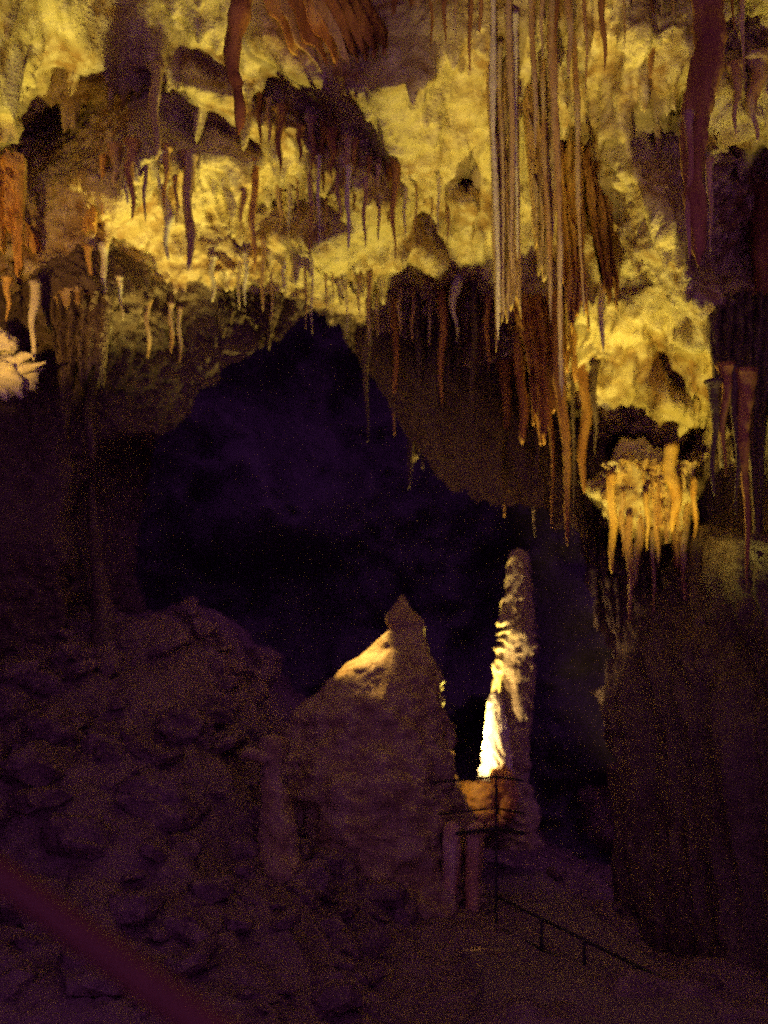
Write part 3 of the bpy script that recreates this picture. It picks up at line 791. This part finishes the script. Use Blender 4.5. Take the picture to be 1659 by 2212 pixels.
rr = random.Random(21)
rocks = [(240, 1420, 120, 90, 'rounded boulder high on the dark left slope'), (148, 1325, 34, 26, 'small pale stone perched on the upper left slope'),
         (110, 1570, 170, 90, 'slanting ridge-backed boulder on the left slope'), (400, 1560, 160, 80, 'flat dark boulder left of the conical mound'),
         (320, 1540, 60, 40, 'small stone beside the flat dark boulder'), (470, 1440, 80, 60, 'dark lump of rock behind the knob-headed stalagmite'),
         (560, 1420, 110, 70, 'squat rock left below the mound slope'), (350, 1700, 200, 90, 'wide low boulder on the middle of the rubble slope'),
         (180, 1790, 190, 110, 'large dim boulder low on the left slope'), (720, 1860, 150, 80, 'rough dim boulder left of the two pale pillars'),
         (820, 1770, 170, 60, 'long flat rock under the railing beside the mound'), (520, 1830, 140, 70, 'small boulder below the knob-headed stalagmite'),
         (1330, 1730, 220, 120, 'dark boulder in the gloom right of the floodlit column'), (1500, 1620, 240, 160, 'big dark boulder against the right wall')]
def hit_ground(u, v):
    Y = 3.0
    while Y < 12:
        p = at(u, v, Y)
        if p.z < groundz(p.x, p.y): break
        Y += 0.05
    return Y
for k, (u, v, wd, hh, lab) in enumerate(rocks):
    Y = hit_ground(u, v + hh * 0.35)
    lump('boulder', u, v + hh * 0.3, Y + 0.05, wd * 0.75, hh * 1.3, lab, 'boulder', 'floor', rough=0.28, seed=50 + k, bumps=2.0, sub=4)

# broken stone strewn over the slope
vr, fr_ = [], []
rs = np.random.RandomState(4)
bm = bmesh.new(); bmesh.ops.create_icosphere(bm, subdivisions=2, radius=1)
ico_v = np.array([list(q.co) for q in bm.verts]); ico_f = [[q.index for q in f.verts] for f in bm.faces]; bm.free()
for k in range(540):
    y = rs.uniform(5.2, 9.6); x = rs.uniform(-4.2, 0.1) if k < 520 else rs.uniform(0.1, 3.0)
    r = 0.025 + 0.17 * rs.rand() ** 3
    sh = np.array([1, 0.6 + 0.5 * rs.rand(), 0.3 + 0.35 * rs.rand()])
    q = np.sign(ico_v) * np.abs(ico_v) ** 0.6 * sh * r * (1 + 0.3 * fbm(ico_v * 1.3 + k * 3.1, 2))[:, None]
    t1, t2 = rs.uniform(0, 6.28), rs.uniform(-0.6, 0.6)
    c1, s1, c2, s2 = math.cos(t1), math.sin(t1), math.cos(t2), math.sin(t2)
    q = q @ np.array([[c1, s1, 0], [-s1, c1, 0], [0, 0, 1]]) @ np.array([[c2, 0, s2], [0, 1, 0], [-s2, 0, c2]])
    q = q + np.array([x, y, groundz(x, y) + r * 0.02])
    n_ = len(vr)
    vr += [tuple(p) for p in q]
    fr_ += [[a + n_ for a in f] for f in ico_f]
tag(mesh_obj('rubble', vr, fr_, M['floor'], smooth=False), kind='stuff')

# ------------------------------------------------------------------ railing
def tube(name, a, b, r, mat, parent=None, seg=12):
    base = parent.location if parent else Vector((0, 0, 0))
    n = 12
    rows_ = [(a.lerp(b, i / n) - base, r) for i in range(n + 1)]
    V_, F_ = [], []
    d = (b - a).normalized(); e = d.orthogonal().normalized(); f = d.cross(e)
    for c, q in rows_:
        for j in range(seg):
            t = 2 * math.pi * j / seg
            V_.append(c + q * (math.cos(t) * e + math.sin(t) * f))
    for i in range(n):
        for j in range(seg):
            p, q = i * seg + j, i * seg + (j + 1) % seg
            F_.append((p, q, q + seg, p + seg))
    V_ += [rows_[0][0], rows_[-1][0]]
    for j in range(seg):
        F_.append(((j + 1) % seg, j, len(V_) - 2)); F_.append((n * seg + j, n * seg + (j + 1) % seg, len(V_) - 1))
    return mesh_obj(name, V_, F_, M[mat], parent)
pA = at(1072, 2004, 7.55)
rl = empty('railing', pA)
tag(rl, 'black metal railing with thin rails crossing before the floodlit column', 'railing')
def rpt(u, v, Y): return at(u, v, Y)
tube('post', rpt(1072, 1672, 7.55), pA, 0.010, 'rail', rl)
tube('post', rpt(892, 1696, 7.9), rpt(892, 1985, 7.9), 0.013, 'rail', rl)
for (u_, v_, Y_) in ((1170, 2054, 7.05), (1262, 2100, 6.66), (1370, 2154, 6.25), (1500, 2218, 5.85)):
    tube('post', rpt(u_, v_ - 70, Y_), rpt(u_, v_ + 8, Y_), 0.011, 'rail', rl)
for (vl, vm, vr, rad) in ((1694, 1678, 1686, 0.009), (1764, 1746, 1756, 0.008), (1812, 1790, 1800, 0.014)):
    tube('rail', rpt(880, vl, 7.9), rpt(1072, vm, 7.55), rad, 'rail', rl)
    tube('rail', rpt(1072, vm, 7.55), rpt(1130, vr, 7.27), rad, 'rail', rl)
tube('low_rail', rpt(1072, 1936, 7.55), rpt(1500, 2148, 5.85), 0.011, 'rail', rl)
tube('low_rail', rpt(1072, 2004, 7.55), rpt(1500, 2215, 5.85), 0.016, 'rail', rl)
# near handrail
a, b = at(-120, 1800, 1.9), at(520, 2270, 1.45)
hr = empty('handrail', (b.x, b.y, 0.0))
tag(hr, 'blurred dull red handrail slanting across the near lower corner', 'handrail')
tube('rail', a + (a - b) * 0.5, b + (b - a) * 0.6, 0.026, 'hand', hr, 20)
tube('post', Vector((b.x + 0.05, b.y - 0.03, b.z - 0.05)), Vector((b.x + 0.05, b.y - 0.03, -0.05)), 0.02, 'hand', hr)
